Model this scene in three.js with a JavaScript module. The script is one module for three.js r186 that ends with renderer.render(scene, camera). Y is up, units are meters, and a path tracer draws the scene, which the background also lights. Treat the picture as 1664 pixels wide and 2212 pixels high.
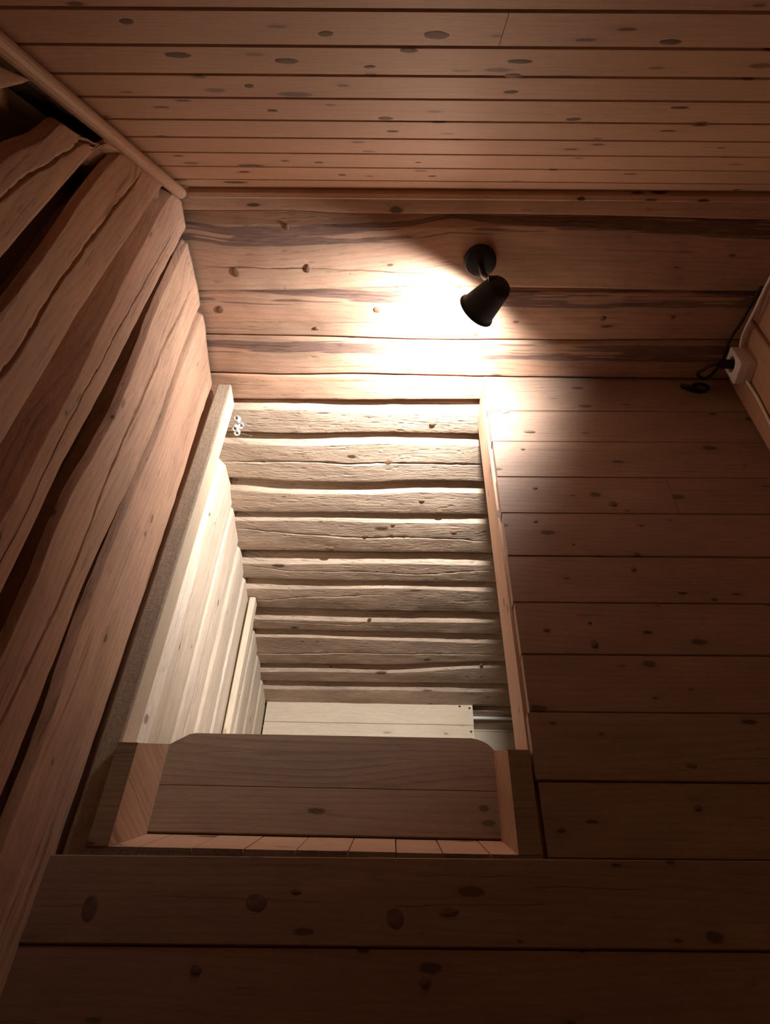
import * as THREE from 'three';

// ------------------------------------------------------------------ camera, light, exposure
const scene = new THREE.Scene();
scene.background = new THREE.Color(0x000000);
const camera = new THREE.PerspectiveCamera(67.26, 1664 / 2212, 0.05, 30);
camera.position.set(0, 1.55, 0);
camera.quaternion.setFromRotationMatrix(new THREE.Matrix4().makeBasis(
  new THREE.Vector3(0.9998, 0.0006, -0.0208).normalize(),
  new THREE.Vector3(-0.0145, 0.7410, -0.6713).normalize(),
  new THREE.Vector3(0.0150, 0.6715, 0.7409).normalize()));
camera.updateMatrixWorld();
const renderer = new THREE.WebGLRenderer({ antialias: true });
renderer.toneMapping = THREE.LinearToneMapping;
renderer.toneMappingExposure = 1.0;
renderer.shadowMap.enabled = true;
renderer.shadowMap.type = THREE.PCFSoftShadowMap;
const LAMP_COLOR = new THREE.Color().setRGB(1.0, 0.935, 0.865);
const LAMP_CORE = 10.5;               // candela of the reflector bulb's main beam
const LAMP_SPILL = 5.0;             // candela of the wide light round it, cut off by the shade's rim
const SLOPE = THREE.MathUtils.degToRad(32), TAN = Math.tan(SLOPE);
const ZB = -2.455;                  // face of the log wall
const XL = -0.69;                   // face of the left log wall
const XR = 1.22;                    // face of the boarded right wall
const ZF = 3.3;                     // wall behind the viewer
const YL = -2.27;                   // lower floor
const ZR = 0.45;                     // ridge
const ceilY = z => 0.68 + (Math.min(z, 2 * ZR - z) - ZB) * TAN;

// ------------------------------------------------------------------ helpers
function rng(seed) { let s = seed >>> 0; return () => { s = (s + 0x6D2B79F5) | 0; let t = Math.imul(s ^ (s >>> 15), 1 | s); t = (t + Math.imul(t ^ (t >>> 7), 61 | t)) ^ t; return ((t ^ (t >>> 14)) >>> 0) / 4294967296; }; }
function hash2(x, y, s) { let h = Math.imul(x, 374761393) + Math.imul(y, 668265263) + Math.imul(s, 974634777); h = Math.imul(h ^ (h >>> 13), 1274126177); h ^= h >>> 16; return (h >>> 0) / 4294967296; }
function vnoise(x, y, px, py, s) {          // value noise, periodic in px, py
  const xi = Math.floor(x), yi = Math.floor(y), fx = x - xi, fy = y - yi;
  const u = fx * fx * (3 - 2 * fx), v = fy * fy * (3 - 2 * fy);
  const x0 = ((xi % px) + px) % px, x1 = (x0 + 1) % px, y0 = ((yi % py) + py) % py, y1 = (y0 + 1) % py;
  const a = hash2(x0, y0, s), b = hash2(x1, y0, s), c = hash2(x0, y1, s), d = hash2(x1, y1, s);
  return a + (b - a) * u + (c - a) * v + (a - b - c + d) * u * v;
}
const sn = (x, y, s) => vnoise(x, y, 100000, 100000, s) * 2 - 1;
const used = {};
function numbered(n) { if (!(n in used)) { used[n] = 0; return n; } used[n]++; return n + '_' + String(used[n]).padStart(3, '0'); }
function mesh(name, geo, mat, parent) {
  const m = new THREE.Mesh(geo, mat); m.name = parent ? name : numbered(name);
  m.castShadow = true; m.receiveShadow = true; (parent || scene).add(m); return m;
}
function group(name, parent) { const g = new THREE.Group(); g.name = parent ? name : numbered(name); (parent || scene).add(g); return g; }
function tag(o, label, category, grp) { o.userData.label = label; if (category) o.userData.category = category; if (grp) o.userData.group = grp; return o; }
function structure(o, label, category) { o.userData.kind = 'structure'; return tag(o, label, category); }
const TX = 2.4, TY = 0.36;            // metres covered by one wood texture

// straight bar: closed profile of [a, b] points (metres) swept along local X from x0 to x1; a -> Y, b -> Z
function prism(profile, x0, x1, ou = 0, ov = 0, shear = null) {
  const n = profile.length, pos = [], uv = [];
  let cx = 0, cy = 0; for (const p of profile) { cx += p[0] / n; cy += p[1] / n; }
  let area = 0; for (let i = 0; i < n; i++) { const p = profile[i], q = profile[(i + 1) % n]; area += p[0] * q[1] - q[0] * p[1]; }
  const P = area > 0 ? profile : profile.slice().reverse();
  const sx = shear || (() => 0);
  let per = ov;
  for (let i = 0; i < n; i++) {
    const p = P[i], q = P[(i + 1) % n], l = Math.hypot(q[0] - p[0], q[1] - p[1]);
    const A = [x0 + sx(p, 0), p[0], p[1]], B = [x1 + sx(p, 1), p[0], p[1]], C = [x1 + sx(q, 1), q[0], q[1]], D = [x0 + sx(q, 0), q[0], q[1]];
    pos.push(...A, ...C, ...B, ...A, ...D, ...C);
    const u0 = x0 / TX + ou, u1 = x1 / TX + ou, v0 = per / TY, v1 = (per + l) / TY;
    uv.push(u0, v0, u1, v1, u1, v0, u0, v0, u0, v1, u1, v1);
    per += l;
  }
  const shp = P.map(p => new THREE.Vector2(p[0], p[1]));
  for (const t of THREE.ShapeUtils.triangulateShape(shp, [])) {
    for (const k of [0, 1, 2]) { const p = P[t[k]]; pos.push(x1 + sx(p, 1), p[0], p[1]); uv.push(p[0] * 0.15 + ou, p[1] / TY + ov); }
    for (const k of [0, 2, 1]) { const p = P[t[k]]; pos.push(x0 + sx(p, 0), p[0], p[1]); uv.push(p[0] * 0.15 + ou, p[1] / TY + ov); }
  }
  const g = new THREE.BufferGeometry();
  g.setAttribute('position', new THREE.Float32BufferAttribute(pos, 3));
  g.setAttribute('uv', new THREE.Float32BufferAttribute(uv, 2));
  g.computeVertexNormals();
  return g;
}
// board profile: top face at y = 0, thickness t downwards, across z from za to zb, bevel b
const boardProfile = (za, zb, t, b) => [[-t, za], [-t, zb], [-b, zb], [0, zb - b], [0, za + b], [-b, za]];
const rectProfile = (ya, yb, za, zb, b = 0.003) => [[ya + b, za], [yb - b, za], [yb, za + b], [yb, zb - b], [yb - b, zb], [ya + b, zb], [ya, zb - b], [ya, za + b]];
// bar along Z: profile of [x, y] pairs
function prismZ(profile, z0, z1, ou = 0, ov = 0) {
  const g = prism(profile.map(([x, y]) => [y, -x]), z0, z1, ou, ov);
  g.rotateY(-Math.PI / 2);            // x -> z, z -> -x
  return g;
}
// log: hewn face sheet swept along local X. o.top / o.bot : functions of x, face looks to +Z
function logGeo(o) {
  const { x0, x1, seed, chH = 0.03, chD = 0.03, cracks = [], face = 0, wav = 0.004, und = 0.02, back = 0.12, roundness = 0.006 } = o;
  const nx = Math.max(8, Math.round((x1 - x0) / 0.025)), cols = [];
  const nf = 12;
  for (let i = 0; i <= nx; i++) {
    const x = x0 + (x1 - x0) * i / nx, yb = o.bot(x) + 0.0015, yt = o.top(x) - 0.0015 - (o.gap ? (typeof o.gap === 'function' ? o.gap(x) : o.gap) * (1 + 0.45 * sn(x * 1.9, 5.5, o.seed)) : 0), h = yt - yb;
    const c1 = Math.min(chH * (1 + 0.35 * sn(x * 2.1, 3.3, seed)), h * 0.4), u1 = Math.min(und * (1 + 0.4 * sn(x * 2.7, 8.1, seed)), h * 0.25);
    const pts = [[yb, -back], [yb, -0.035], [yb + 0.0004, -0.010], [yb + 0.002, -0.003], [yb + 0.005, -0.0006], [yb + u1, 0]];
    const fb = yb + u1, ft = yt - c1, ys = [];
    for (let k = 1; k < nf; k++) ys.push([fb + (ft - fb) * k / nf, 0]);
    for (const c of cracks) {
      const inside = x > c.pts[0][0] - 0.02 && x < c.pts[c.pts.length - 1][0] + 0.02;
      const yc0 = lin(c.pts, x) + 0.003 * sn(x * 11, 1.7, seed + 5) + 0.0025 * sn(x * 45, 2.7, seed + 6);
      const yc = Math.min(Math.max(yc0, fb + 0.004), ft - 0.004);
      const e = Math.min(1, Math.max(0, Math.min(x - c.pts[0][0], c.pts[c.pts.length - 1][0] - x) / 0.12 + 0.15));
      const w = inside ? c.w * e * (0.7 + 0.5 * Math.abs(sn(x * 9, 4.4, seed + 7))) : 0.0006, d = inside ? c.d * e : 0;
      // keep the column count constant; the face samples next to the crack are pushed aside
      for (const q of ys) if (Math.abs(q[0] - yc) < w * 2) q[0] = yc + (q[0] < yc ? -1 : 1) * w * 2;
      ys.push([yc - w * 0.9, 0], [yc - w * 0.6, -d * 0.5], [yc, -d], [yc + w * 0.6, -d * 0.5], [yc + w * 0.9, 0]);
    }
    ys.sort((a, b) => a[0] - b[0]);
    pts.push(...ys, [ft - 0.002, 0], [ft + 0.001, -0.0008], [ft + c1 * 0.5, -chD * 0.5], [yt - c1 * 0.08, -chD * 0.93], [yt - 0.001, -chD], ...(o.pocket ? [[yt - 0.055, -chD - 0.010], [yt - 0.065, -back]] : [[yt, -chD - 0.02], [yt, -back]]));
    cols.push(pts.map(([y, d], k) => {
      let z = d + face;
      if (k > 1 && k < pts.length - 2) {
        z += wav * sn(x * 1.3, y * 4 + seed, seed + 1) + wav * 0.45 * sn(x * 5, y * 14, seed + 2) + 0.0012 * sn(x * 22, y * 30, seed + 3);
        const t = (y - yb) / h; z -= roundness * (2 * t - 1) ** 2;
      }
      return [x, y, z, y];
    }));
  }
  const m = cols[0].length, pos = [], uv = [], idx = [];
  const ou = hash2(seed, 1, 77), ov = o.alignTop ? 0.90 - (0.05 + o.top(0) - o.bot(0)) / TY : hash2(seed, 2, 77);
  for (const c of cols) { let per = 0; c.forEach((p, k) => { if (k) per += Math.hypot(p[1] - c[k - 1][1], Math.min(0.03, Math.abs(p[2] - c[k - 1][2]))); pos.push(p[0], p[1], p[2]); uv.push(p[0] / TX + ou, per / TY + ov); }); }
  for (let i = 0; i < nx; i++) for (let k = 0; k < m - 1; k++) { const a = i * m + k, b = a + 1, c = a + m, d = c + 1; idx.push(a, c, b, b, c, d); }
  // end caps
  for (const [i, flip] of [[0, false], [nx, true]]) for (let k = 1; k < m - 1; k++) { const a = i * m, b = i * m + k, c = b + 1; flip ? idx.push(a, b, c) : idx.push(a, c, b); }
  const g = new THREE.BufferGeometry();
  g.setAttribute('position', new THREE.Float32BufferAttribute(pos, 3));
  g.setAttribute('uv', new THREE.Float32BufferAttribute(uv, 2));
  g.setIndex(idx); g.computeVertexNormals();
  return g;
}
function lin(p, x) {
  if (x <= p[0][0]) return p[0][1];
  for (let i = 1; i < p.length; i++) if (x <= p[i][0]) { const t = (x - p[i - 1][0]) / (p[i][0] - p[i - 1][0]), s = t * t * (3 - 2 * t); return p[i - 1][1] + (p[i][1] - p[i - 1][1]) * s; }
  return p[p.length - 1][1];
}

// ------------------------------------------------------------------ procedural wood
const toS = c => { c = Math.min(1, Math.max(0, c)); return 255 * (c <= 0.0031308 ? 12.92 * c : 1.055 * Math.pow(c, 1 / 2.4) - 0.055); };
function wood({ seed, base, late, knotColor = [0.10, 0.05, 0.03], knots = 10, knotR = [0.006, 0.016], rings = 26, contrast = 0.5, fiber = 0.14, blotch = 0.16, stain = 0, stainColor = [0.16, 0.10, 0.09], bump = 0.0006, rough = 0.72, streak = 0, streakColor = base, sawn = 0, checks = 0, nicks = 0, bark = null }) {
  const W = 2048, H = 256, r = rng(seed), K = [];
  for (let i = 0; i < knots; i++) { const R = knotR[0] + (knotR[1] - knotR[0]) * r() ** 2; K.push({ x: r() * TX, y: r() * TY, rx: R * (1.3 + r() * 1.6), ry: R * (0.7 + 0.4 * r()), k: 0.55 + 0.45 * r() }); }
  const over = new Float32Array(W * H), dent = new Float32Array(W * H);
  for (let n = 0; n < checks; n++) {                                  // drying checks: fine dark splits along the grain
    const L = Math.round((0.04 + 0.3 * r() ** 2) / TX * W), x0 = Math.floor(r() * W); let y = r() * H; const k = 0.35 + 0.5 * r(), wd = 0.5 + r() * 0.7, dr = (r() - 0.5) * 0.03;
    for (let q = 0; q < L; q++) { y += dr + (hash2(x0 + (q >> 3), n, seed) - 0.5) * 0.22; const e = Math.min(1, q / 12, (L - q) / 25); for (let v = -2; v <= 2; v++) { const yy = ((Math.floor(y) + v) % H + H) % H, a = Math.max(0, 1 - Math.abs(Math.floor(y) + v + 0.5 - y) / (wd + 0.4)) * k * e, id = yy * W + (x0 + q) % W; over[id] = Math.max(over[id], a); dent[id] = Math.min(dent[id], -a * 0.8); } }
  }
  for (let n = 0; n < nicks; n++) {                                   // torn fibres and tool nicks
    const cx = Math.floor(r() * W), cy = Math.floor(r() * H), rx = 4 + r() * 22, ry = 1.5 + r() * 4, k = (r() < 0.6 ? -1 : 0.7) * (0.4 + 0.6 * r());
    for (let v = -Math.ceil(ry); v <= ry; v++) for (let q = -Math.ceil(rx); q <= rx; q++) { const d = (q / rx) ** 2 + (v / ry) ** 2; if (d > 1) continue; const id = ((cy + v + H) % H) * W + (cx + q + W) % W; dent[id] += k * (1 - d) * (0.6 + 0.8 * hash2(q >> 1, v, n + seed)); if (k < 0 && d < 0.35) over[id] = Math.max(over[id], 0.25); }
  }
  const col = new Uint8Array(W * H * 4), bmp = new Uint8Array(W * H * 4);
  for (let j = 0; j < H; j++) for (let i = 0; i < W; i++) {
    const x = i / W * TX, y = j / H * TY;
    const lx = i / W, ly = j / H;
    let w = (vnoise(lx * 4, ly * 3, 4, 3, seed) - 0.5) * 2.2 + (vnoise(lx * 10, ly * 5, 10, 5, seed + 1) - 0.5) * 0.35;
    let kd = 0, halo = 0, ringk = 0;
    for (const k of K) {
      let dx = x - k.x, dy = y - k.y; dx -= TX * Math.round(dx / TX); dy -= TY * Math.round(dy / TY);
      if (Math.abs(dx) > k.rx * 7 || Math.abs(dy) > k.ry * 5) continue;
      const q = Math.sqrt((dx / k.rx) ** 2 + (dy / k.ry) ** 2), qs = Math.sqrt((dx / (k.rx * 2.6)) ** 2 + (dy / (k.ry * 1.7)) ** 2);
      w += Math.sign(dy) * Math.exp(-qs * qs) * k.ry * 60 * Math.min(1, Math.abs(dy) / k.ry);
      const wob = q + 0.25 * (vnoise(lx * 300, ly * 60, 300, 60, seed + 9) - 0.5);
      if (wob < 1.25) { kd = Math.max(kd, k.k * Math.min(1, (1.25 - wob) / 0.35)); ringk = 0.5 + 0.5 * Math.sin(q * 9); }
      halo = Math.max(halo, k.k * Math.exp(-q * q * 0.16) * 0.35);
    }
    const rc = ly * rings + w * 1.6, fr = rc - Math.floor(rc);
    const g = Math.pow(fr, 3) * (1 - Math.pow(fr, 30)) * (0.45 + 0.9 * vnoise(lx * 5, ly * rings, 5, rings, seed + 2));
    const fb = vnoise(lx * 90, ly * 128, 90, 128, seed + 3) - 0.5, ff = vnoise(lx * 260, ly * 250, 260, 250, seed + 4) - 0.5;
    const bl = vnoise(lx * 9, ly * 4, 9, 4, seed + 5) - 0.5 + 0.6 * (vnoise(lx * 30, ly * 12, 30, 12, seed + 6) - 0.5);
    let st = 0;
    if (stain > 0) { const s = vnoise(lx * 5, ly * 10, 5, 10, seed + 7) * 0.6 + vnoise(lx * 18, ly * 44, 18, 44, seed + 8) * 0.4; st = Math.min(1, Math.max(0, (s - (1 - stain)) / 0.12)); st *= 0.5 + 0.5 * vnoise(lx * 60, ly * 80, 60, 80, seed + 10); }
    if (bark) { const s = vnoise(lx * 5, ly * 16, 5, 16, seed + 20) * 0.6 + vnoise(lx * 16, ly * 60, 16, 60, seed + 21) * 0.4, inb = ly > bark[0] && ly < bark[1] ? 1 : 0; const edge = Math.min(1, Math.max(0, (s - 0.50) / 0.05)) * inb; st = Math.max(st, edge * (0.75 + 0.35 * vnoise(lx * 80, ly * 120, 80, 120, seed + 22))); }
    let sk = 0;
    if (streak > 0) { const s = vnoise(lx * 2, ly * 22, 2, 22, seed + 11) * 0.7 + vnoise(lx * 6, ly * 50, 6, 50, seed + 12) * 0.3; sk = streak * Math.min(1, Math.max(0, (s - 0.5) / 0.16)); }
    const sw = sawn > 0 ? sawn * ((vnoise(lx * 500, ly * 40, 500, 40, seed + 13) - 0.5) + (vnoise(lx * 900, ly * 200, 900, 200, seed + 14) - 0.5)) : 0;
    const m = (1 + fb * fiber + ff * fiber * 0.7 + bl * blotch + sw), gg = Math.min(1, g * contrast);
    for (let c = 0; c < 3; c++) {
      let v = base[c] + (streakColor[c] - base[c]) * sk;
      v = (v + (late[c] - v) * gg) * m;
      v += (late[c] * 0.7 - v) * halo;
      v += (knotColor[c] * (0.8 + 0.6 * ringk) - v) * kd;
      v += (stainColor[c] - v) * st * 0.8;
      v *= 1 - 0.8 * over[j * W + i];
      col[(j * W + i) * 4 + c] = toS(v);
    }
    col[(j * W + i) * 4 + 3] = 255;
    const b = 255 * Math.min(1, Math.max(0, 0.6 - gg * 0.25 + fb * 0.25 + ff * 0.2 - kd * 0.2 + sw * 1.2 + dent[j * W + i] * 0.5));
    bmp[(j * W + i) * 4] = bmp[(j * W + i) * 4 + 1] = bmp[(j * W + i) * 4 + 2] = b; bmp[(j * W + i) * 4 + 3] = 255;
  }
  const mk = (d, s) => { const t = new THREE.DataTexture(d, W, H, THREE.RGBAFormat); t.wrapS = t.wrapT = THREE.RepeatWrapping; t.magFilter = THREE.LinearFilter; t.minFilter = THREE.LinearMipmapLinearFilter; t.generateMipmaps = true; t.anisotropy = 8; if (s) t.colorSpace = THREE.SRGBColorSpace; t.needsUpdate = true; return t; };
  return new THREE.MeshStandardMaterial({ map: mk(col, true), bumpMap: mk(bmp, false), bumpScale: bump, roughness: rough, metalness: 0 });
}
const mLog = wood({ seed: 11, checks: 60, nicks: 160, base: [0.53, 0.335, 0.235], late: [0.33, 0.16, 0.09], knots: 7, knotR: [0.004, 0.010], rings: 15, contrast: 0.45, stain: 0.27, stainColor: [0.20, 0.10, 0.07], blotch: 0.28, bump: 0.0012, streak: 0.35, streakColor: [0.54, 0.31, 0.225] });
const mLogBark = wood({ seed: 19, checks: 50, nicks: 90, bark: [0.72, 0.90], base: [0.47, 0.315, 0.225], late: [0.32, 0.17, 0.105], knots: 9, knotR: [0.004, 0.012], rings: 15, contrast: 0.45, stain: 0.16, stainColor: [0.13, 0.075, 0.07], blotch: 0.25, bump: 0.0014, streak: 0.45, streakColor: [0.55, 0.31, 0.22] });
const mLogGrey = wood({ seed: 23, checks: 90, nicks: 420, base: [0.50, 0.39, 0.305], late: [0.34, 0.25, 0.18], knots: 8, knotR: [0.004, 0.011], rings: 18, contrast: 0.45, stain: 0.2, stainColor: [0.26, 0.19, 0.14], blotch: 0.3, bump: 0.003, fiber: 0.26, streak: 0.3, streakColor: [0.62, 0.42, 0.29] });
const mLogLit = wood({ seed: 37, checks: 25, nicks: 30, base: [0.57, 0.48, 0.375], late: [0.47, 0.36, 0.26], knots: 7, knotR: [0.003, 0.008], rings: 14, contrast: 0.35, blotch: 0.14, bump: 0.0008, streak: 0.8, streakColor: [0.62, 0.54, 0.46] });  // paler copy of the log wood: lamp brightness put into its colour
const mFloor = wood({ seed: 41, checks: 26, nicks: 40, base: [0.37, 0.26, 0.20], late: [0.25, 0.155, 0.10], knots: 18, knotR: [0.003, 0.011], rings: 20, contrast: 0.45, blotch: 0.2, bump: 0.0004, rough: 0.62, stain: 0.13, stainColor: [0.13, 0.09, 0.07], knotColor: [0.06, 0.035, 0.025] });
const mCeil = wood({ seed: 53, base: [0.57, 0.365, 0.25], late: [0.42, 0.23, 0.13], knots: 20, knotR: [0.006, 0.016], rings: 18, contrast: 0.35, blotch: 0.12, bump: 0.0003, rough: 0.55, knotColor: [0.075, 0.035, 0.022] });
const mNew = wood({ seed: 67, base: [0.62, 0.53, 0.41], late: [0.50, 0.39, 0.27], knots: 12, knotR: [0.003, 0.008], rings: 16, contrast: 0.3, blotch: 0.1, bump: 0.0003, knotColor: [0.24, 0.16, 0.09] });
const mTread = wood({ seed: 71, checks: 12, base: [0.34, 0.245, 0.17], late: [0.21, 0.135, 0.08], knots: 9, knotR: [0.005, 0.012], rings: 20, contrast: 0.7, blotch: 0.25, bump: 0.0005, stain: 0.22, stainColor: [0.17, 0.11, 0.08] });
const mSawn = wood({ seed: 83, base: [0.38, 0.31, 0.24], late: [0.28, 0.21, 0.15], knots: 3, rings: 10, contrast: 0.2, blotch: 0.2, sawn: 0.2, bump: 0.0014, rough: 0.95 });
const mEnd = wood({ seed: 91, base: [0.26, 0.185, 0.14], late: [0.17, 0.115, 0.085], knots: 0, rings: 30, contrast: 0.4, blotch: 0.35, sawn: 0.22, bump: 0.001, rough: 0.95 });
const mMoss = new THREE.MeshStandardMaterial({ color: new THREE.Color().setRGB(0.24, 0.18, 0.11), roughness: 1 });   // moss and tow packed between the logs
const mBlack = new THREE.MeshStandardMaterial({ color: new THREE.Color().setRGB(0.0025, 0.0025, 0.003), roughness: 0.55 });
const mWhite = new THREE.MeshStandardMaterial({ color: new THREE.Color().setRGB(0.88, 0.87, 0.85), roughness: 0.45 });
const mPorcelain = new THREE.MeshPhysicalMaterial({ color: new THREE.Color().setRGB(0.6, 0.58, 0.54), roughness: 0.2, clearcoat: 0.6, clearcoatRoughness: 0.1 });
const mSteel = new THREE.MeshStandardMaterial({ color: 0x9a9a98, metalness: 0.9, roughness: 0.4 });
const mIron = new THREE.MeshStandardMaterial({ color: 0x2a2420, metalness: 0.4, roughness: 0.6 });
const R = rng(2024);

// ------------------------------------------------------------------ back log wall
const seams = [
  [[-0.85, 0.90], [1.3, 0.90]],
  [[-0.661, 0.612], [-0.376, 0.615], [-0.149, 0.606], [0.281, 0.607], [0.57, 0.606], [1.149, 0.596]],
  [[-0.707, 0.333], [-0.461, 0.336], [-0.094, 0.350], [0.134, 0.360], [0.348, 0.357], [1.212, 0.350]],
  [[-0.704, 0.164], [-0.288, 0.162], [0.094, 0.154], [0.62, 0.159], [1.169, 0.166]],
  [[-0.715, 0.008], [-0.43, 0.002], [-0.098, 0.009], [0.297, 0.004]],
  [[-0.634, -0.112], [-0.235, -0.110], [0.306, -0.100]],
  [[-0.672, -0.261], [-0.383, -0.268], [-0.055, -0.258], [0.319, -0.259]],
  [[-0.693, -0.502], [-0.422, -0.512], [-0.151, -0.510], [0.080, -0.495], [0.365, -0.497]],
  [[-0.634, -0.686], [-0.154, -0.679], [0.397, -0.681]],
  [[-0.701, -0.919], [-0.159, -0.913], [0.441, -0.908]],
  [[-0.706, -1.097], [-0.163, -1.100], [0.468, -1.097]],
  [[-0.687, -1.297], [-0.167, -1.307], [0.497, -1.307]],
  [[-0.705, -1.459], [-0.17, -1.462], [0.532, -1.472]],
  [[-0.708, -1.739], [-0.176, -1.731], [0.563, -1.686]],
  [[-0.711, -1.881], [-0.179, -1.882], [0.6, -1.870]],
  [[-0.711, -2.085], [0.6, -2.07]],
  [[-0.711, -2.40], [0.6, -2.40]]];
const crackOf = {
  1: [{ w: 0.0022, d: 0.012, pts: [[-0.673, 0.425], [-0.393, 0.421], [-0.272, 0.419], [0.007, 0.411], [0.147, 0.412]] }],
  2: [{ w: 0.001, d: 0.004, pts: [[-0.628, 0.220], [-0.267, 0.215], [0.059, 0.225]] }],
  6: [{ w: 0.0045, d: 0.025, pts: [[-0.717, -0.407], [-0.3, -0.404], [-0.187, -0.409], [-0.062, -0.398], [0.115, -0.404], [0.38, -0.407]] }],
  8: [{ w: 0.004, d: 0.022, pts: [[-0.714, -0.778], [-0.444, -0.803], [-0.137, -0.820], [0.007, -0.811], [0.45, -0.825]] }],
  9: [{ w: 0.003, d: 0.018, pts: [[-0.721, -1.010], [-0.44, -1.037], [-0.162, -1.034], [0.095, -1.043], [0.455, -1.010]] }],
  10: [{ w: 0.002, d: 0.012, pts: [[-0.698, -1.236], [-0.342, -1.204], [-0.05, -1.185]] }, { w: 0.002, d: 0.012, pts: [[0.233, -1.223], [0.488, -1.210]] }],
  11: [{ w: 0.003, d: 0.015, pts: [[-0.711, -1.384], [-0.353, -1.406], [0.1, -1.421]] }],
  12: [{ w: 0.004, d: 0.02, pts: [[-0.722, -1.649], [-0.174, -1.630], [0.6, -1.621]] }] };
const backFace = [0.006, 0, -0.006, -0.005, -0.004, 0, 0.004, 0.008, 0.012, 0.016, 0.02, 0.022, 0.027, 0.03, 0.034, 0.036];   // how far each log stands out
const faceAt = y => { for (let i = 0; i < 16; i++) if (y > seams[i + 1][0][1]) return backFace[i]; return 0; };
const wallBack = structure(group('wall_back'), 'rough hewn horizontal log wall behind the stair opening and lamp', 'wall');
{
  // [chamfer height, chamfer depth, face offset, undercut]
  const gaps = [0, 0.004, 0.001, 0.003, 0.002, 0.018, 0.018, 0.026, 0.015, 0.028, 0.018, 0.03, 0.02, 0.016, 0.018, 0.012];
  const cfg = [[0.02, 0.02, 0.006, 0.02], [0.035, 0.02, 0.0, 0.008], [0.012, 0.012, -0.006, 0.008], [0.010, 0.010, -0.005, 0.006], [0.006, 0.010, -0.004, 0.01],
    [0.030, 0.030, 0.000, 0.02], [0.030, 0.034, 0.004, 0.012], [0.036, 0.040, 0.008, 0.014], [0.032, 0.034, 0.012, 0.014], [0.036, 0.036, 0.016, 0.014], [0.032, 0.032, 0.020, 0.012],
    [0.044, 0.036, 0.022, 0.012], [0.036, 0.034, 0.027, 0.012], [0.036, 0.032, 0.030, 0.012], [0.034, 0.030, 0.034, 0.012], [0.03, 0.03, 0.036, 0.012]];
  for (let i = 0; i < seams.length - 1; i++) {
    const [chH, chD, face, und] = cfg[i], low = i >= 4;
    const g = logGeo({ x0: -0.86, x1: low ? 2.25 : 1.36, top: x => lin(seams[i], x), bot: x => lin(seams[i + 1], x), alignTop: i <= 3, gap: gaps[i], seed: 100 + i * 13, chH, chD, face, und, cracks: crackOf[i] || [], wav: i > 4 ? 0.0045 : 0.003, roundness: i > 4 ? 0.003 : 0.002 });
    g.translate(0, 0, ZB);
    mesh('log', g, i >= 5 ? mLogGrey : i <= 3 ? mLogBark : mLog, wallBack);
  }
  mesh('chinking', prism(rectProfile(-2.4, 0.9, -2.62, -2.545), -0.9, 2.3), mMoss, wallBack);
}

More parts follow.
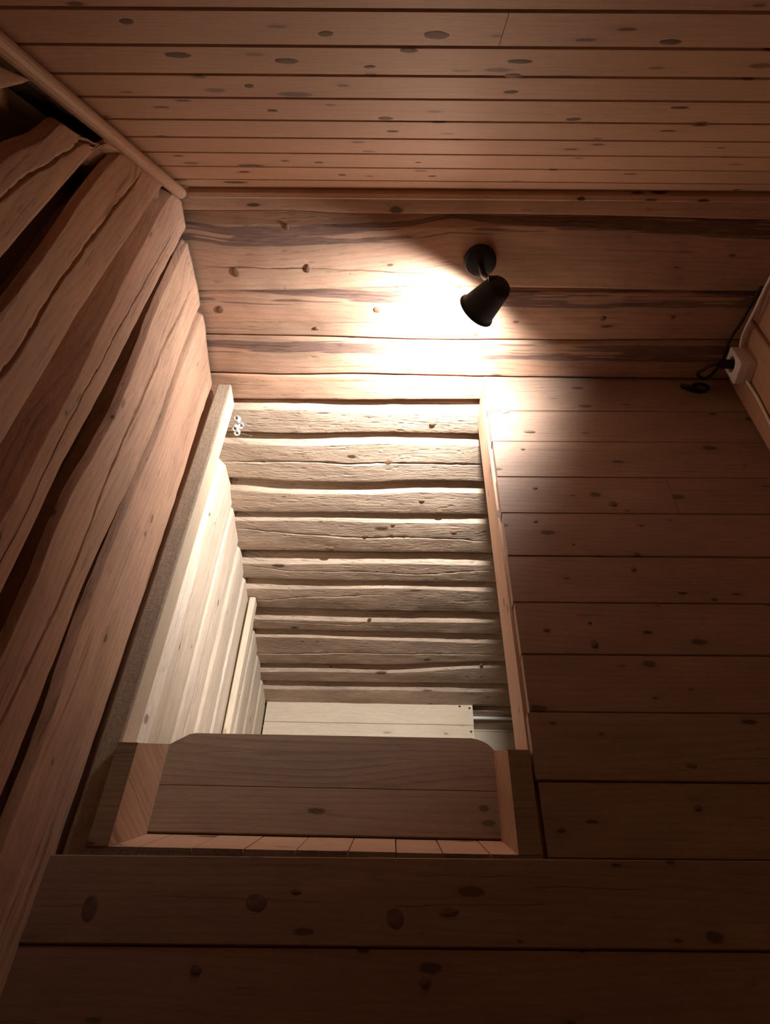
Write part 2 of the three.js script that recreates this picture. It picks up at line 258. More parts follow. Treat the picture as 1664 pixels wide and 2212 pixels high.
// ------------------------------------------------------------------ left log wall (logs run away from the viewer)
const wallLeft = structure(group('wall_left'), 'log wall of rounded timbers running along the left side of the stairs', 'wall');
{
  // seam heights with [z, y] points
  const ls = [[[-2.5, 2.6], [1, 2.6]], [[-2.5, 2.36], [1, 2.36]], [[-2.5, 2.12], [1, 2.12]], [[-2.5, 1.9], [1, 1.9]], [[-2.5, 1.66], [1, 1.66]], [[-2.5, 1.43], [1, 1.43]], [[-2.5, 1.18], [-1.6, 1.18], [-1.4, 1.20], [1, 1.2]], [[-1.9, 0.987], [-1.25, 0.975], [1, 0.97]], [[-2.2, 0.754], [-1.63, 0.748], [-1.04, 0.725], [1, 0.72]],
    [[-2.25, 0.557], [-1.3, 0.553], [-0.88, 0.534], [1, 0.53]], [[-2.31, 0.287], [-1.71, 0.262], [-1.2, 0.278], [-0.73, 0.25], [1, 0.25]], [[-2.3, -0.032], [1, -0.03]], [[-2.3, -0.13], [1, -0.15]], [[-2.3, -0.39], [1, -0.39]], [[-2.3, -0.64], [1, -0.64]], [[-2.3, -0.87], [1, -0.87]],
    [[-2.3, -1.07], [1, -1.07]], [[-2.3, -1.28], [1, -1.28]], [[-2.3, -1.45], [1, -1.45]], [[-2.3, -1.64], [1, -1.64]], [[-2.3, -1.85], [1, -1.85]], [[-2.3, -2.08], [1, -2.08]], [[-2.3, -2.4], [1, -2.4]]];
  const ck = { 6: [{ w: 0.004, d: 0.02, pts: [[-1.95, 1.0], [-1.86, 1.02], [-1.32, 1.058], [0.5, 1.06]] }], 7: [{ w: 0.005, d: 0.025, pts: [[-2.1, 0.849], [-1.6, 0.85], [-1.13, 0.828], [0.5, 0.83]] }],
    8: [{ w: 0.002, d: 0.012, pts: [[-2.335, 0.608], [-1.5, 0.612], [-0.92, 0.584], [0.4, 0.58]] }], 9: [{ w: 0.005, d: 0.025, pts: [[-2.363, 0.388], [-1.563, 0.388], [-1.036, 0.354], [-0.734, 0.367], [0.4, 0.36]] }],
    13: [{ w: 0.002, d: 0.012, pts: [[-1.9, -0.45], [-1.2, -0.50], [-0.6, -0.52]] }], 14: [{ w: 0.0015, d: 0.01, pts: [[-2.0, -0.75], [-1.0, -0.74]] }] };
  const cfg = { 6: [0.015, 0.02], 7: [0.012, 0.015], 8: [0.05, 0.04], 9: [0.014, 0.018], 10: [0.014, 0.02], 11: [0.02, 0.02] };
  const gaps = { 5: [[-1, 0.05], [0, 0.05]], 6: [[-1.7, 0.07], [0, 0.075]], 7: [[-1.9, 0.04], [-1.2, 0.068], [0, 0.07]], 8: [[-2.2, 0.012], [-1.0, 0.035], [0, 0.04]], 9: [[-2.3, 0.028], [-1.4, 0.065], [-0.8, 0.078]], 10: [[-2.3, 0.018], [-1.2, 0.032], [-0.7, 0.042]], 11: [[-2, 0.004], [0, 0.004]] };
  for (let i = 0; i < ls.length - 1; i++) {
    const yTop = ls[i][0][1], zc = i < 11 ? Math.max(-2.6, ZB + (yTop + 0.02 - 0.75) / TAN) : -2.6;
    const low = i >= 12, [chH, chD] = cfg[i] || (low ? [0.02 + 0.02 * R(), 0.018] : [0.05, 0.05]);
    const z0 = Math.max(zc - 0.25, low ? -2.6 : ZB + 0.014);
    const g = logGeo({ x0: z0, x1: i < 11 ? 2 * ZR - z0 : ZF + 0.05, top: x => Math.min(lin(ls[i], x), i < 12 ? ceilY(x) + 0.012 : 9), bot: x => Math.min(lin(ls[i + 1], x), i < 12 ? ceilY(x) - 0.01 : 9), pocket: i >= 5 && i <= 10, gap: gaps[i] ? x => lin(gaps[i], x) : 0, seed: 500 + i * 17, chH, chD, face: i === 12 ? -0.06 : low ? -0.012 : i === 11 ? -0.006 : 0, und: low ? 0.01 : 0.014, cracks: ck[i] || [], wav: low ? 0.0025 : 0.006, roundness: low ? 0.004 : 0.002 });
    // local x -> world z, local z -> world x
    const p = g.attributes.position; for (let k = 0; k < p.count; k++) { const a = p.getX(k), c = p.getZ(k); p.setX(k, XL + c); p.setZ(k, a); }
    const id = g.index.array; for (let k = 0; k < id.length; k += 3) { const t = id[k]; id[k] = id[k + 1]; id[k + 1] = t; }
    g.computeVertexNormals();
    mesh('log', g, low ? mLogLit : mLog, wallLeft);
  }
  mesh('chinking', prismZ([[-0.86, -2.4], [-0.785, -2.4], [-0.785, 0.6], [-0.86, 0.6]], -2.6, ZF + 0.05), mMoss, wallLeft);
  mesh('chinking', prism([[0.6, -2.55], [ceilY(ZR), ZR], [0.6, 3.4]], -0.86, -0.785), mMoss, wallLeft);
}

// ------------------------------------------------------------------ upper floor
const SK = 0.012;                                  // the boards run very slightly askew
const fz = (z0, x) => z0 - SK * (x - 0.6);
const floorG = structure(group('floor'), 'worn wooden plank floor around the stair opening', 'floor');
{
  const joints = [-2.50, -2.448, -2.253, -2.075, -1.888, -1.718, -1.538, -1.365, -1.194, -1.027, -0.854, -0.687, -0.520, -0.345, -0.17, 0.0, 0.175, 0.35, 0.525, 0.70, 0.875, 1.05];
  while (joints[joints.length - 1] < ZF) joints.push(joints[joints.length - 1] + 0.18);
  const XH = 0.313;
  const plank = (za, zb, xa, xb, dy) => {
    const g0 = 0.0012, prof = boardProfile(za + g0, zb - g0, 0.03, 0.0022);
    const g = prism(prof, xa, xb, R(), R());
    const p = g.attributes.position; for (let k = 0; k < p.count; k++) { p.setZ(k, p.getZ(k) - SK * (p.getX(k) - 0.6)); p.setY(k, p.getY(k) + dy); }
    mesh('floor_plank', g, mFloor, floorG);
  };
  for (let i = 0; i < joints.length - 1; i++) {
    const za = joints[i], zb = joints[i + 1], dy = (R() - 0.5) * 0.0024;
    if (zb < -0.68) {
      const xe = XH + (R() - 0.3) * 0.008;
      if (i === 4) { plank(za, zb, xe, 0.847, dy); plank(za, zb, 0.8485, XR + 0.02, dy + 0.0006); }
      else plank(za, zb, xe, XR + 0.02, dy);
    } else plank(za, zb, XL - 0.03, XR + 0.02, dy);
  }
  // rough subfloor under the boards
  mesh('subfloor', prism(rectProfile(-0.05, -0.032, -2.47, -0.69), XH + 0.012, 2.3), mSawn, floorG);
  mesh('subfloor', prism(rectProfile(-0.05, -0.032, -0.665, ZF + 0.06), XL - 0.06, 2.3), mSawn, floorG);
}
// joists round the opening
{
  const j = mesh('trimmer_joist', prismZ([[0.308, -0.19], [0.358, -0.19], [0.358, -0.0325], [0.308, -0.0325]], -2.44, -0.62, 0.13, 0.21), mCeil);
  tag(j, 'orange pine joist lining the right edge of the stair opening', 'joist');
  const h = mesh('header_joist', prism(rectProfile(-0.19, -0.052, -0.655, -0.60), -0.70, 0.30, 0.4, 0.6), mSawn);
  tag(h, 'rough header joist across the near end of the stair opening, under the floor', 'joist');
  const c = group('curb_beam'); tag(c, 'grey rough-sawn beam along the left log wall, bordering the stair opening', 'beam');
  mesh('beam_top', prismZ([[-0.672, -0.03], [-0.622, -0.03], [-0.622, -0.022], [-0.626, -0.02], [-0.668, -0.02], [-0.672, -0.022]], -2.425, -0.66, 0.3, 0.1), mSawn, c);
  mesh('beam_side', prismZ([[-0.672, -0.112], [-0.622, -0.112], [-0.622, -0.03], [-0.672, -0.03]], -2.425, -0.66, 0.7, 0.4), mNew, c);
}

// ------------------------------------------------------------------ ceiling
const ceilG = structure(group('ceiling'), 'sloping tongue and groove pine board ceiling above the log wall', 'ceiling');
{
  ceilG.position.set(0, 0.68, ZB); ceilG.rotation.x = -SLOPE;
  const gr = [-0.06, 0.12, 0.266, 0.404, 0.536, 0.669, 0.812, 0.939, 1.073, 1.211];
  while (gr[gr.length - 1] < (ZR - ZB) / Math.cos(SLOPE) - 0.12) gr.push(gr[gr.length - 1] + 0.1365);
  for (let i = 0; i < gr.length - 1; i++) {
    const a = gr[i] + 0.0042, b = gr[i + 1] - 0.0042, bv = i === 0 ? 0.001 : 0.0025, t = 0.022;
    const prof = [[t, a], [bv, a], [0, a + bv], [0, b - bv], [bv, b], [t, b]];
    const dz = 0.004;
    const mk = (xa, xb) => { const g = prism(prof, xa, xb, R(), R()); const p = g.attributes.position; for (let k = 0; k < p.count; k++) p.setZ(k, p.getZ(k) - dz * p.getX(k)); mesh('ceiling_plank', g, mCeil, ceilG); };
    if (i === 8) { mk(-0.75, 0.166); mk(0.167, 1.3); } else mk(-0.75, 1.3);
  }
  const rl = (ZR - ZB) / Math.cos(SLOPE) + 0.02;
  mesh('roof_boarding', prism(rectProfile(0.0215, 0.05, -0.1, rl), -0.95, 1.4), mSawn, ceilG);
  const c2 = structure(group('ceiling_001'), 'opposite slope of the pine board ceiling behind the viewer', 'ceiling');
  c2.position.set(0, 0.68, 2 * ZR - ZB); c2.rotation.set(SLOPE, 0, 0);
  for (let i = 0; i < 24; i++) { const a = -0.02 - i * 0.1425; mesh('ceiling_plank', prism([[0.02, a - 0.136], [0, a - 0.136], [0, a], [0.02, a]], -0.75, 1.3, R(), R()), mCeil, c2); }
  mesh('roof_boarding', prism(rectProfile(0.0125, 0.05, -rl, 0.1), -0.95, 1.4), mSawn, c2);
}
{
  const t1 = group('trim_1'); structure(t1, 'rounded pale pine strip where the sloping ceiling meets the left log wall', 'trim');
  const prof = []; for (let k = 0; k < 14; k++) { const a = k / 14 * Math.PI * 2; prof.push([0.017 * Math.sin(a), 0.019 * Math.cos(a)]); }
  const g = prismZ(prof.map(([a, b]) => [b, a]), 0.0, 3.9, 0.2, 0.3);
  const m = mesh('strip', g, mCeil, t1); t1.position.set(-0.682, 0.682, ZB + 0.012); t1.rotation.x = -SLOPE; m.position.y = -0.017; m.position.z = 0.03;
  const t2 = mesh('trim_2', prism([[0.664, -2.445], [0.664, -2.424], [0.668, -2.420], [0.682, -2.420], [0.688, -2.43], [0.70, -2.445]], -0.66, 1.24, 0.5, 0.7), mCeil);
  structure(t2, 'narrow pine strip where the ceiling meets the back log wall', 'trim');
}

// ------------------------------------------------------------------ right wall, wall behind the viewer, lower room
{
  const w = structure(group('wall_right'), 'horizontal board wall at the right of the loft floor', 'wall');
  const ys = [0.0, 0.247, 0.44, 0.64, 0.84, 1.04, 1.24, 1.44, 1.64, 1.84, 2.04, 2.24, 2.44, 2.64, 2.84];
  for (let i = 0; i < ys.length - 1; i++) {
    const y0 = ys[i] + 0.001, y1 = ys[i + 1] - 0.001, zs = Math.max(-2.46, ZB + (y1 - 0.68) / TAN), b = 0.004, d = i === 0 ? 0 : 0.012;
    const zs2 = 2 * ZR - zs;
    if (zs > 0.3) break;
    mesh('wall_board', prismZ([[XR + d + 0.06, y0], [XR + d + b, y0], [XR + d, y0 + b], [XR + d, y1 - b], [XR + d + b, y1], [XR + d + 0.06, y1]], zs, zs2, R(), R()), mCeil, w);
  }
  mesh('backing', prism([[0, -2.5], [0.72, -2.5], [ceilY(ZR) + 0.04, ZR], [0.72, 3.4], [0, 3.4]], XR + 0.06, XR + 0.12), mSawn, w);
  const f = structure(group('wall_front'), 'plank wall behind the viewer, out of the picture', 'wall');
  for (let i = 0; i < 4; i++) mesh('wall_board', prism([[0.002 + i * 0.2, ZF + 0.04], [0.002 + i * 0.2, ZF], [0.198 + i * 0.2, ZF], [0.198 + i * 0.2, ZF + 0.04]], -0.75, 1.3, R(), R()), mLog, f);
  mesh('backing', prism(rectProfile(-2.4, 0.85, ZF + 0.05, ZF + 0.1), -0.9, 2.35), mSawn, f);
  const lf = structure(group('floor_001'), 'wooden plank floor of the lower storey at the foot of the stairs', 'floor');
  let z = -2.47; const zj = [z, -2.391]; while (zj[zj.length - 1] < ZF) zj.push(zj[zj.length - 1] + 0.14);
  for (let i = 0; i < zj.length - 1; i++) { const g = prism(boardProfile(zj[i] + 0.001, zj[i + 1] - 0.001, 0.03, 0.002), -0.75, 2.28, R(), R()); g.translate(0, YL, 0); mesh('floor_plank', g, mNew, lf); }
  mesh('subfloor', prism(rectProfile(YL - 0.08, YL - 0.032, -2.6, ZF + 0.1), -0.86, 2.35), mSawn, lf);
  const rw = structure(group('wall_right_001'), 'plank wall at the far right of the lower storey, hidden below the floor', 'wall');
  for (let i = 0; i < 11; i++) mesh('wall_board', prismZ([[2.3, YL + i * 0.2], [2.25, YL + i * 0.2], [2.25, YL + 0.198 + i * 0.2], [2.3, YL + 0.198 + i * 0.2]], -2.4, ZF, R(), R()), mLog, rw);
  const fw = structure(group('wall_front_001'), 'plank wall of the lower storey under the near floor', 'wall');
  for (let i = 0; i < 11; i++) mesh('wall_board', prism([[YL + i * 0.2, ZF + 0.04], [YL + i * 0.2, ZF], [YL + 0.198 + i * 0.2, ZF], [YL + 0.198 + i * 0.2, ZF + 0.04]], -0.75, 2.28, R(), R()), mLog, fw);
  const bb = mesh('baseboard_back', prism(rectProfile(YL, YL + 0.07, -2.425, -2.402, 0.003), 0.44, 2.24, 0.1, 0.9), mNew);
  structure(bb, 'low pale baseboard on the lower storey log wall beside the landing', 'baseboard');
}

// ------------------------------------------------------------------ stairs
{
  const st = group('staircase'); tag(st, 'steep wooden ladder stair going down through the floor opening', 'stairs');
  const k = 0.588, yB = -2.0585;
  const zf = y => -0.925 + y * k, zr = y => -0.69 + y * k;
  for (const [xa, xb] of [[-0.620, -0.575], [0.256, 0.304]])
  {
    const sg = mesh('stringer', prism([[-0.002, zr(0)], [-0.002, zf(0)], [yB, zf(yB)], [yB, zr(yB)]], xa, xb, R(), R()), mLog, st);
    mesh('end_grain', prism([[-0.002, zr(0)], [0, zr(0)], [0, zf(0)], [-0.002, zf(0)]], xa, xb, R(), R()), mTread, sg);  // stringer top capped in darker wood: its shade is put into the colour
  }
  for (let i = 1; i <= 9; i++) {
    const y = -0.22 * i, t = group('tread', st), zn = zf(y) - 0.032, zk = zr(y) - 0.005, zm = zk + (zn - zk) * 0.45;
    const xa = -0.575, xb = 0.256;
    // front board with rounded corners
    const s = new THREE.Shape(); const cut = 0.055;
    s.moveTo(xa, -zm + 0.0008); s.lineTo(xb, -zm + 0.0008); s.lineTo(xb, -zn - 0.032); s.quadraticCurveTo(xb - cut * 0.25, -zn - 0.006, xb - cut, -zn); s.lineTo(xa + cut * 1.1, -zn); s.lineTo(xa + cut * 0.85, -zn - 0.003); s.lineTo(xa, -zn - 0.034); s.closePath();
    const g = new THREE.ExtrudeGeometry(s, { depth: 0.032, bevelEnabled: true, bevelThickness: 0.002, bevelSize: 0.0015, bevelSegments: 1, curveSegments: 6 });
    const uv = g.attributes.uv, p = g.attributes.position, ou = R(), ov = R(); for (let q = 0; q < uv.count; q++) uv.setXY(q, p.getX(q) / TX + ou, (p.getY(q) + p.getZ(q)) / TY + ov);
    g.rotateX(-Math.PI / 2); g.translate(0, y - 0.034, 0);
    mesh('tread_board', g, mTread, t);
    const b = prism(boardProfile(zm + 0.0008, zk, 0.034, 0.0015), xa, xb, R(), R()); b.translate(0, y, 0); mesh('tread_board', b, mTread, t);
  }
  const cuts = [-0.620, -0.515, -0.405, -0.300, -0.194, -0.088, 0.009, 0.104, 0.2, 0.304];
  for (let i = 0; i < cuts.length - 1; i++) {
    const d = (R() - 0.5) * 0.003 - 0.002, e = 0.024, xa = cuts[i] + 0.0012, xb = cuts[i + 1] - 0.0012;
    const bd = mesh('back_board', prism([[d - 0.002, zr(0)], [d - 0.002, zr(0) + e], [yB, zr(yB) + e], [yB, zr(yB)]], xa, xb, R(), R()), mCeil, st);
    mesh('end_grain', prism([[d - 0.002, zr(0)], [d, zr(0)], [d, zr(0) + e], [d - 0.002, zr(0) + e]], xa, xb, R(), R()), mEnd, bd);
  }
}
// landing at the foot of the stairs
{
  const l = group('stair_landing'); tag(l, 'pale new plank landing platform at the foot of the stairs', 'platform');
  const zz = [-2.43, -2.295, -2.155, -2.015, -1.875, -1.735, -1.595];
  for (let i = 0; i < zz.length - 1; i++) { const g = prism(boardProfile(zz[i] + 0.001, zz[i + 1] - 0.001, 0.03, 0.002), -0.695, 0.43 - 0.004 * i * 0.3, R(), R()); g.translate(0, -2.06, 0); mesh('landing_plank', g, mNew, l); }
  mesh('side_board', prismZ([[0.395, YL], [0.42, YL], [0.42, -2.091], [0.395, -2.091]], -2.40, -1.6, R(), R()), mNew, l);
  mesh('front_board', prism(rectProfile(YL, -2.091, -1.63, -1.605), -0.69, 0.395, R(), R()), mNew, l);
  const nail = new THREE.CylinderGeometry(0.006, 0.006, 0.003, 10);
  for (const [x, z] of [[0.413, -2.40], [0.413, -2.21], [0.413, -2.255], [0.36, -2.41]]) { const n = mesh('screw_head', nail, mIron, l); n.position.set(x, -2.0595, z); }
}
// ledger board on the left wall inside the opening
{
  const b = mesh('ledger_board', prismZ([[-0.693, -1.26], [-0.664, -1.26], [-0.664, -1.21], [-0.668, -1.206], [-0.689, -1.206], [-0.693, -1.21]], -2.425, -0.9, 0.55, 0.15), mNew);
  tag(b, 'pale batten fixed to the left log wall low inside the stair opening', 'batten');
}

// ------------------------------------------------------------------ larger knots in the boards and logs
const ceilKnots = [ [-0.131, 1.124, 0.0129, 0.0110], [0.056, 1.121, 0.0202, 0.0172], [-0.214, 1.008, 0.0238, 0.0118], [-0.062, 0.984, 0.0110, 0.0068], [0.213, 1.012, 0.0218, 0.0101], [0.211, 0.944, 0.0185, 0.0105], [0.219, 0.858, 0.0151, 0.0091], [-0.037, 0.689, 0.0163, 0.0119], [-0.284, 0.736, 0.0127, 0.0078], [0.382, 0.692, 0.0166, 0.0101], [-0.022, 0.596, 0.0134, 0.0083], [-0.171, 0.187, 0.0131, 0.0074], [0.089, 0.180, 0.0117, 0.0075], [-0.225, 0.319, 0.0125, 0.0071], [-0.447, 0.215, 0.0161, 0.0075], [-0.454, 1.167, 0.0121, 0.0111], [0.456, 1.099, 0.0175, 0.0116], [0.010, 1.058, 0.0172, 0.0097], [-0.307, 0.882, 0.0096, 0.0109], [0.589, 0.772, 0.0188, 0.0080], [-0.408, 1.032, 0.0260, 0.0119], [0.045, 0.327, 0.0083, 0.0047] ];
const wallKnots = [ [-0.628, 0.265, 0.0154, 0.0171], [-0.079, 0.270, 0.0133, 0.0146], [0.270, 0.185, 0.0136, 0.0127], [0.711, 0.248, 0.0138, 0.0129], [0.951, 0.254, 0.0106, 0.0088], [-0.553, 0.407, 0.0166, 0.0207], [-0.309, 0.421, 0.0114, 0.0184], [-0.293, 0.196, 0.0102, 0.0085], [-0.368, 0.563, 0.0096, 0.0120], [-0.036, -0.398, 0.0226, 0.0212], [0.106, -0.600, 0.0137, 0.0123], [0.183, -0.662, 0.0199, 0.0124], [-0.136, -0.809, 0.0164, 0.0154], [0.250, -0.778, 0.0183, 0.0153], [-0.294, -0.890, 0.0230, 0.0157], [0.136, -0.207, 0.0145, 0.0113], [-0.123, -1.359, 0.0114, 0.0086], [0.450, -1.710, 0.0123, 0.0154], [-0.014, -0.737, 0.0121, 0.0101] ];
const floorKnots = [ [0.375, -2.242, 0.0182, 0.0112], [0.447, -2.126, 0.0209, 0.0087], [0.661, -2.283, 0.0307, 0.0092], [0.652, -2.398, 0.0264, 0.0095], [0.413, -2.028, 0.0078, 0.0063], [0.429, -1.831, 0.0103, 0.0079], [0.412, -1.678, 0.0098, 0.0094], [0.509, -1.583, 0.0055, 0.0055], [0.656, -1.762, 0.0176, 0.0138], [0.388, -1.269, 0.0098, 0.0083], [0.504, -1.227, 0.0110, 0.0199], [0.772, -1.405, 0.0161, 0.0054], [0.504, -1.295, 0.0063, 0.0068], [-0.258, -0.586, 0.0262, 0.0272], [0.009, -0.563, 0.0238, 0.0268], [0.064, -0.458, 0.0107, 0.0131], [-0.350, -0.470, 0.0110, 0.0135], [-0.575, -0.569, 0.0210, 0.0341], [0.111, -0.577, 0.0259, 0.0135], [0.657, -0.893, 0.0160, 0.0108], [-0.184, -0.608, 0.0161, 0.0082], [0.660, -1.488, 0.0095, 0.0091], [0.363, -2.325, 0.0068, 0.0046], [0.322, -2.232, 0.0066, 0.0044], [0.645, -0.797, 0.0089, 0.0091] ];
{
  const kg = [0, 1, 2].map(v => {       // flat oval caps with an uneven outline
    const g = new THREE.SphereGeometry(1, 36, 10), p = g.attributes.position;
    for (let i = 0; i < p.count; i++) { const a = Math.atan2(p.getY(i), p.getX(i)), f = 1 + 0.09 * Math.sin(a * 2 + v * 2.1) + 0.035 * Math.sin(a * 5 + v); p.setX(i, p.getX(i) * f); p.setY(i, p.getY(i) * f); }
    g.computeVertexNormals(); return g;
  });
  const km = wood({ seed: 97, base: [0.16, 0.085, 0.055], late: [0.07, 0.035, 0.024], knots: 0, rings: 60, contrast: 0.8, blotch: 0.5, bump: 0.0006, rough: 0.6 });
  const kmWall = wood({ seed: 98, base: [0.25, 0.14, 0.09], late: [0.11, 0.06, 0.04], knots: 0, rings: 70, contrast: 0.8, blotch: 0.5, bump: 0.0006, rough: 0.7 });
  const kmFloor = wood({ seed: 99, base: [0.19, 0.12, 0.09], late: [0.11, 0.07, 0.05], knots: 0, rings: 70, contrast: 0.8, blotch: 0.5, bump: 0.0003, rough: 0.65 });
  ceilKnots.forEach(([x, z, a, b], i) => { const m = mesh('knot', kg[i % 3], km, ceilG); m.position.set(x, 0, z); m.scale.set(a, b, 0.0012); m.rotation.x = Math.PI / 2; });
  wallKnots.forEach(([x, y, a, b], i) => { const m = mesh('knot', kg[i % 3], kmWall, wallBack); m.position.set(x, y, ZB + faceAt(y) + 0.0005); m.scale.set(a * 0.85, b * 0.8, 0.0042); });
  floorKnots.forEach(([x, z, a, b], i) => { const m = mesh('knot', kg[i % 3], kmFloor, floorG); m.position.set(x, 0.0002, z); m.scale.set(a * 0.85, b * 0.75, 0.0019); m.rotation.x = -Math.PI / 2; });
}

// ------------------------------------------------------------------ wall lamp
{
  const L = group('wall_lamp'); tag(L, 'black wall spotlight on the log wall, aimed down into the stair opening', 'lamp');
  const axis = new THREE.Vector3(-0.56, -0.82, -0.16).normalize();
  const mouth = new THREE.Vector3(0.244, 0.379, -2.252);
  const base = new THREE.LatheGeometry([[0, 0.03], [0.03, 0.0295], [0.046, 0.027], [0.052, 0.022], [0.0535, 0.014], [0.0535, 0]].map(p => new THREE.Vector2(...p)), 48);
  base.rotateX(Math.PI / 2);
  const bm = mesh('base', base, mBlack, L); bm.position.set(0.264, 0.458, ZB + 0.0);
  const len = 0.125, r0 = 0.043, r1 = 0.058, r2 = 0.064;
  const prof = [[0, len + 0.012], [0.018, len + 0.010], [0.032, len + 0.002], [r0 - 0.002, len - 0.012], [r0, len - 0.024], [r1, 0.012], [r2, 0.004], [r2 + 0.001, 0.0], [r2 - 0.002, 0.0], [r1 - 0.002, 0.012], [r0 - 0.002, len - 0.026], [0.030, len - 0.001], [0, len + 0.007]];
  const sh = new THREE.LatheGeometry(prof.map(p => new THREE.Vector2(...p)), 48);
  const q = new THREE.Quaternion().setFromUnitVectors(new THREE.Vector3(0, 1, 0), axis.clone().negate());
  const sm = mesh('shade', sh, mBlack, L); sm.position.copy(mouth); sm.quaternion.copy(q);
  const back = mouth.clone().addScaledVector(axis, -len * 0.86);
  const curve = new THREE.CatmullRomCurve3([new THREE.Vector3(0.266, 0.450, ZB + 0.02), new THREE.Vector3(0.266, 0.458, ZB + 0.08), new THREE.Vector3(0.268, 0.468, -2.31), back.clone().add(new THREE.Vector3(-0.02, 0.025, 0.0))]);
  mesh('arm', new THREE.TubeGeometry(curve, 20, 0.010, 12), mBlack, L);
  const j = mesh('joint', new THREE.CylinderGeometry(0.013, 0.013, 0.026, 20), mBlack, L); j.rotation.z = Math.PI / 2; j.position.copy(curve.getPoint(1));
  const bulb = new THREE.LatheGeometry([[0, 0.001], [0.03, 0.003], [0.046, 0.008], [0.047, 0.02], [0.03, 0.06], [0, 0.07]].map(p => new THREE.Vector2(...p)), 32);
  const em = new THREE.MeshStandardMaterial({ color: 0xffffff, emissive: LAMP_COLOR, emissiveIntensity: 6, roughness: 0.4 });
  const b = mesh('bulb', bulb, em, L); b.position.copy(mouth).addScaledVector(axis, -0.004); b.quaternion.copy(q); b.castShadow = false;
  for (const [name, cd, deg, pen] of [['lamp_core_beam', LAMP_CORE, 50, 1], ['lamp_spill', LAMP_SPILL, 87, 0.6]]) {
    const beam = new THREE.SpotLight(LAMP_COLOR, cd, 0, THREE.MathUtils.degToRad(deg), pen, 2);
    beam.name = name; beam.position.copy(mouth).addScaledVector(axis, 0.002); beam.target.position.copy(mouth).add(name === 'lamp_spill' ? axis : new THREE.Vector3(-0.42, -0.9, -0.1));
    beam.castShadow = true; beam.shadow.radius = 1.5; beam.shadow.mapSize.set(2048, 2048); beam.shadow.bias = -0.0005; scene.add(beam, beam.target);
  }
}

// ------------------------------------------------------------------ power outlet, plug and cables at the right
function tube(name, pts, r, mat, parent) { return mesh(name, new THREE.TubeGeometry(new THREE.CatmullRomCurve3(pts.map(p => new THREE.Vector3(...p))), pts.length * 10, r, 8), mat, parent); }
{
  const o = group('power_outlet'); tag(o, 'white surface mounted socket box on the right wall near the back corner', 'outlet');
  const y0 = 0.085, y1 = 0.166, z0 = -2.415, z1 = -2.305, xf = 1.162;
  // box with a round socket well in its face
  const s = new THREE.Shape(); const rr = 0.008;
  const W = z1 - z0, H = y1 - y0;
  s.moveTo(rr, 0); s.lineTo(W - rr, 0); s.quadraticCurveTo(W, 0, W, rr); s.lineTo(W, H - rr); s.quadraticCurveTo(W, H, W - rr, H); s.lineTo(rr, H); s.quadraticCurveTo(0, H, 0, H - rr); s.lineTo(0, rr); s.quadraticCurveTo(0, 0, rr, 0);
  const hole = new THREE.Path(); hole.absarc(W * 0.42, H * 0.5, 0.030, 0, Math.PI * 2, true); s.holes.push(hole);
  const g = new THREE.ExtrudeGeometry(s, { depth: 0.026, bevelEnabled: true, bevelThickness: 0.004, bevelSize: 0.003, bevelSegments: 2, curveSegments: 20 });
  const body = mesh('housing', g, mWhite, o);
  body.rotation.y = -Math.PI / 2; body.position.set(1.194, y0, z0);      // extrusion towards -x
  mesh('back_box', prismZ([[1.19, y0], [XR - 0.0005, y0], [XR - 0.0005, y1], [1.19, y1]], z0, z1), mWhite, o);
  const p = group('power_plug'); tag(p, 'black plug pushed into the white wall socket', 'plug');
  const pg = new THREE.CylinderGeometry(0.0155, 0.017, 0.06, 20); pg.rotateZ(Math.PI / 2);
  const pm = mesh('plug_body', pg, mBlack, p); pm.position.set(1.155, 0.125, -2.369);
  tag(tube('black_cable', [[1.126, 0.125, -2.369], [1.10, 0.118, -2.372], [1.085, 0.09, -2.39], [1.075, 0.06, -2.405], [1.10, 0.045, -2.40], [1.13, 0.06, -2.41], [1.155, 0.11, -2.425], [1.16, 0.19, -2.428], [1.178, 0.25, -2.43], [1.196, 0.34, -2.432], [1.205, 0.385, -2.43]], 0.0055, mBlack), 'black cable hanging from the plug and rising up the back corner', 'cable');
  tag(tube('black_cable', [[1.09, 0.012, -2.372], [1.07, 0.02, -2.376], [1.045, 0.025, -2.38], [1.03, 0.012, -2.405], [1.06, 0.007, -2.385], [1.10, 0.007, -2.375], [1.125, 0.012, -2.395], [1.10, 0.016, -2.41], [1.07, 0.013, -2.405]], 0.006, mBlack), 'coil of black cable bunched on the floor below the plug', 'cable');
  tag(tube('white_cable', [[1.197, 0.164, -2.412], [1.193, 0.20, -2.416], [1.193, 0.237, -2.414], [1.197, 0.311, -2.404], [1.202, 0.39, -2.398], [1.206, 0.433, -2.395], [1.21, 0.55, -2.39], [1.212, 0.66, -2.36]], 0.005, mWhite), 'thin white cable rising from the socket box up the right wall corner', 'cable');
  tag(tube('white_cable', [[1.205, 0.097, -2.31], [1.21, 0.094, -2.27], [1.212, 0.092, -2.2], [1.212, 0.085, -2.1], [1.212, 0.078, -2.0], [1.212, 0.078, -1.5], [1.212, 0.078, -0.6]], 0.0052, mWhite), 'white cable running from the socket box along the right wall towards the viewer', 'cable');
}
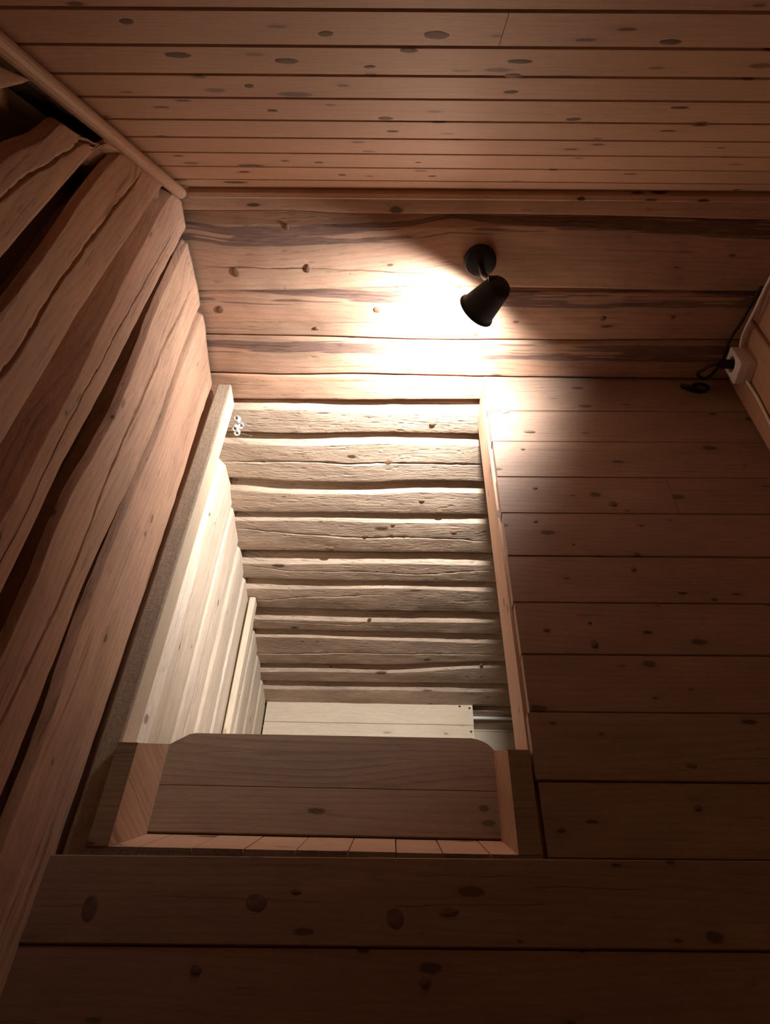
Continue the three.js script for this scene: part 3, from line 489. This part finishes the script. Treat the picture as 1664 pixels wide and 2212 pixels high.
tag(mesh('white_conduit', (() => { const g = new THREE.CylinderGeometry(0.009, 0.009, 1.8, 12); g.rotateZ(Math.PI / 2); g.translate(1.335, -2.165, -2.408); return g; })(), mWhite), 'white conduit pipe along the log wall just above the lower floor', 'pipe');

// ------------------------------------------------------------------ porcelain insulators hung on the log wall
{
  const prof = [[0.0045, -0.011], [0.010, -0.011], [0.0125, -0.008], [0.0125, -0.004], [0.009, -0.001], [0.009, 0.001], [0.0125, 0.004], [0.0125, 0.008], [0.010, 0.011], [0.0045, 0.011], [0.0045, -0.011]].map(p => new THREE.Vector2(...p));
  const geo = new THREE.LatheGeometry(prof, 24), nailG = new THREE.CylinderGeometry(0.0016, 0.0016, 0.055, 8), headG = new THREE.CylinderGeometry(0.0042, 0.0042, 0.002, 10);
  const dir = [[-0.2, 0.75, 0.5], [-0.1, 0.35, 1], [0.1, 0.3, 1], [0.5, 0.4, 0.8]];
  const at = [[-0.619, -0.176, -2.425], [-0.626, -0.203, -2.405], [-0.624, -0.228, -2.41], [-0.612, -0.21, -2.43]];
  const lab = ['topmost white porcelain insulator of the cluster on the log wall', 'middle left white porcelain insulator of the cluster on the log wall', 'lowest white porcelain insulator of the cluster on the log wall', 'white porcelain insulator half hidden behind the others on the log wall'];
  const nd = [[0.8, -0.55, 0.1], null, [1, -0.15, 0.2], null];
  for (let i = 0; i < 4; i++) {
    const g = group('porcelain_insulator'); tag(g, lab[i], 'insulator', 'porcelain insulators beside the curb beam'); g.position.set(...at[i]);
    const s = mesh('spool', geo, mPorcelain, g); s.quaternion.setFromUnitVectors(new THREE.Vector3(0, 1, 0), new THREE.Vector3(...dir[i]).normalize());
    if (nd[i]) {
      const v = new THREE.Vector3(...nd[i]).normalize(), q = new THREE.Quaternion().setFromUnitVectors(new THREE.Vector3(0, 1, 0), v);
      const n = mesh('nail', nailG, mSteel, g); n.quaternion.copy(q); n.position.copy(v).multiplyScalar(0.028);
      const h = mesh('nail_head', headG, mSteel, g); h.quaternion.copy(q); h.position.copy(v).multiplyScalar(0.056);
    }
  }
}
renderer.render(scene, camera);
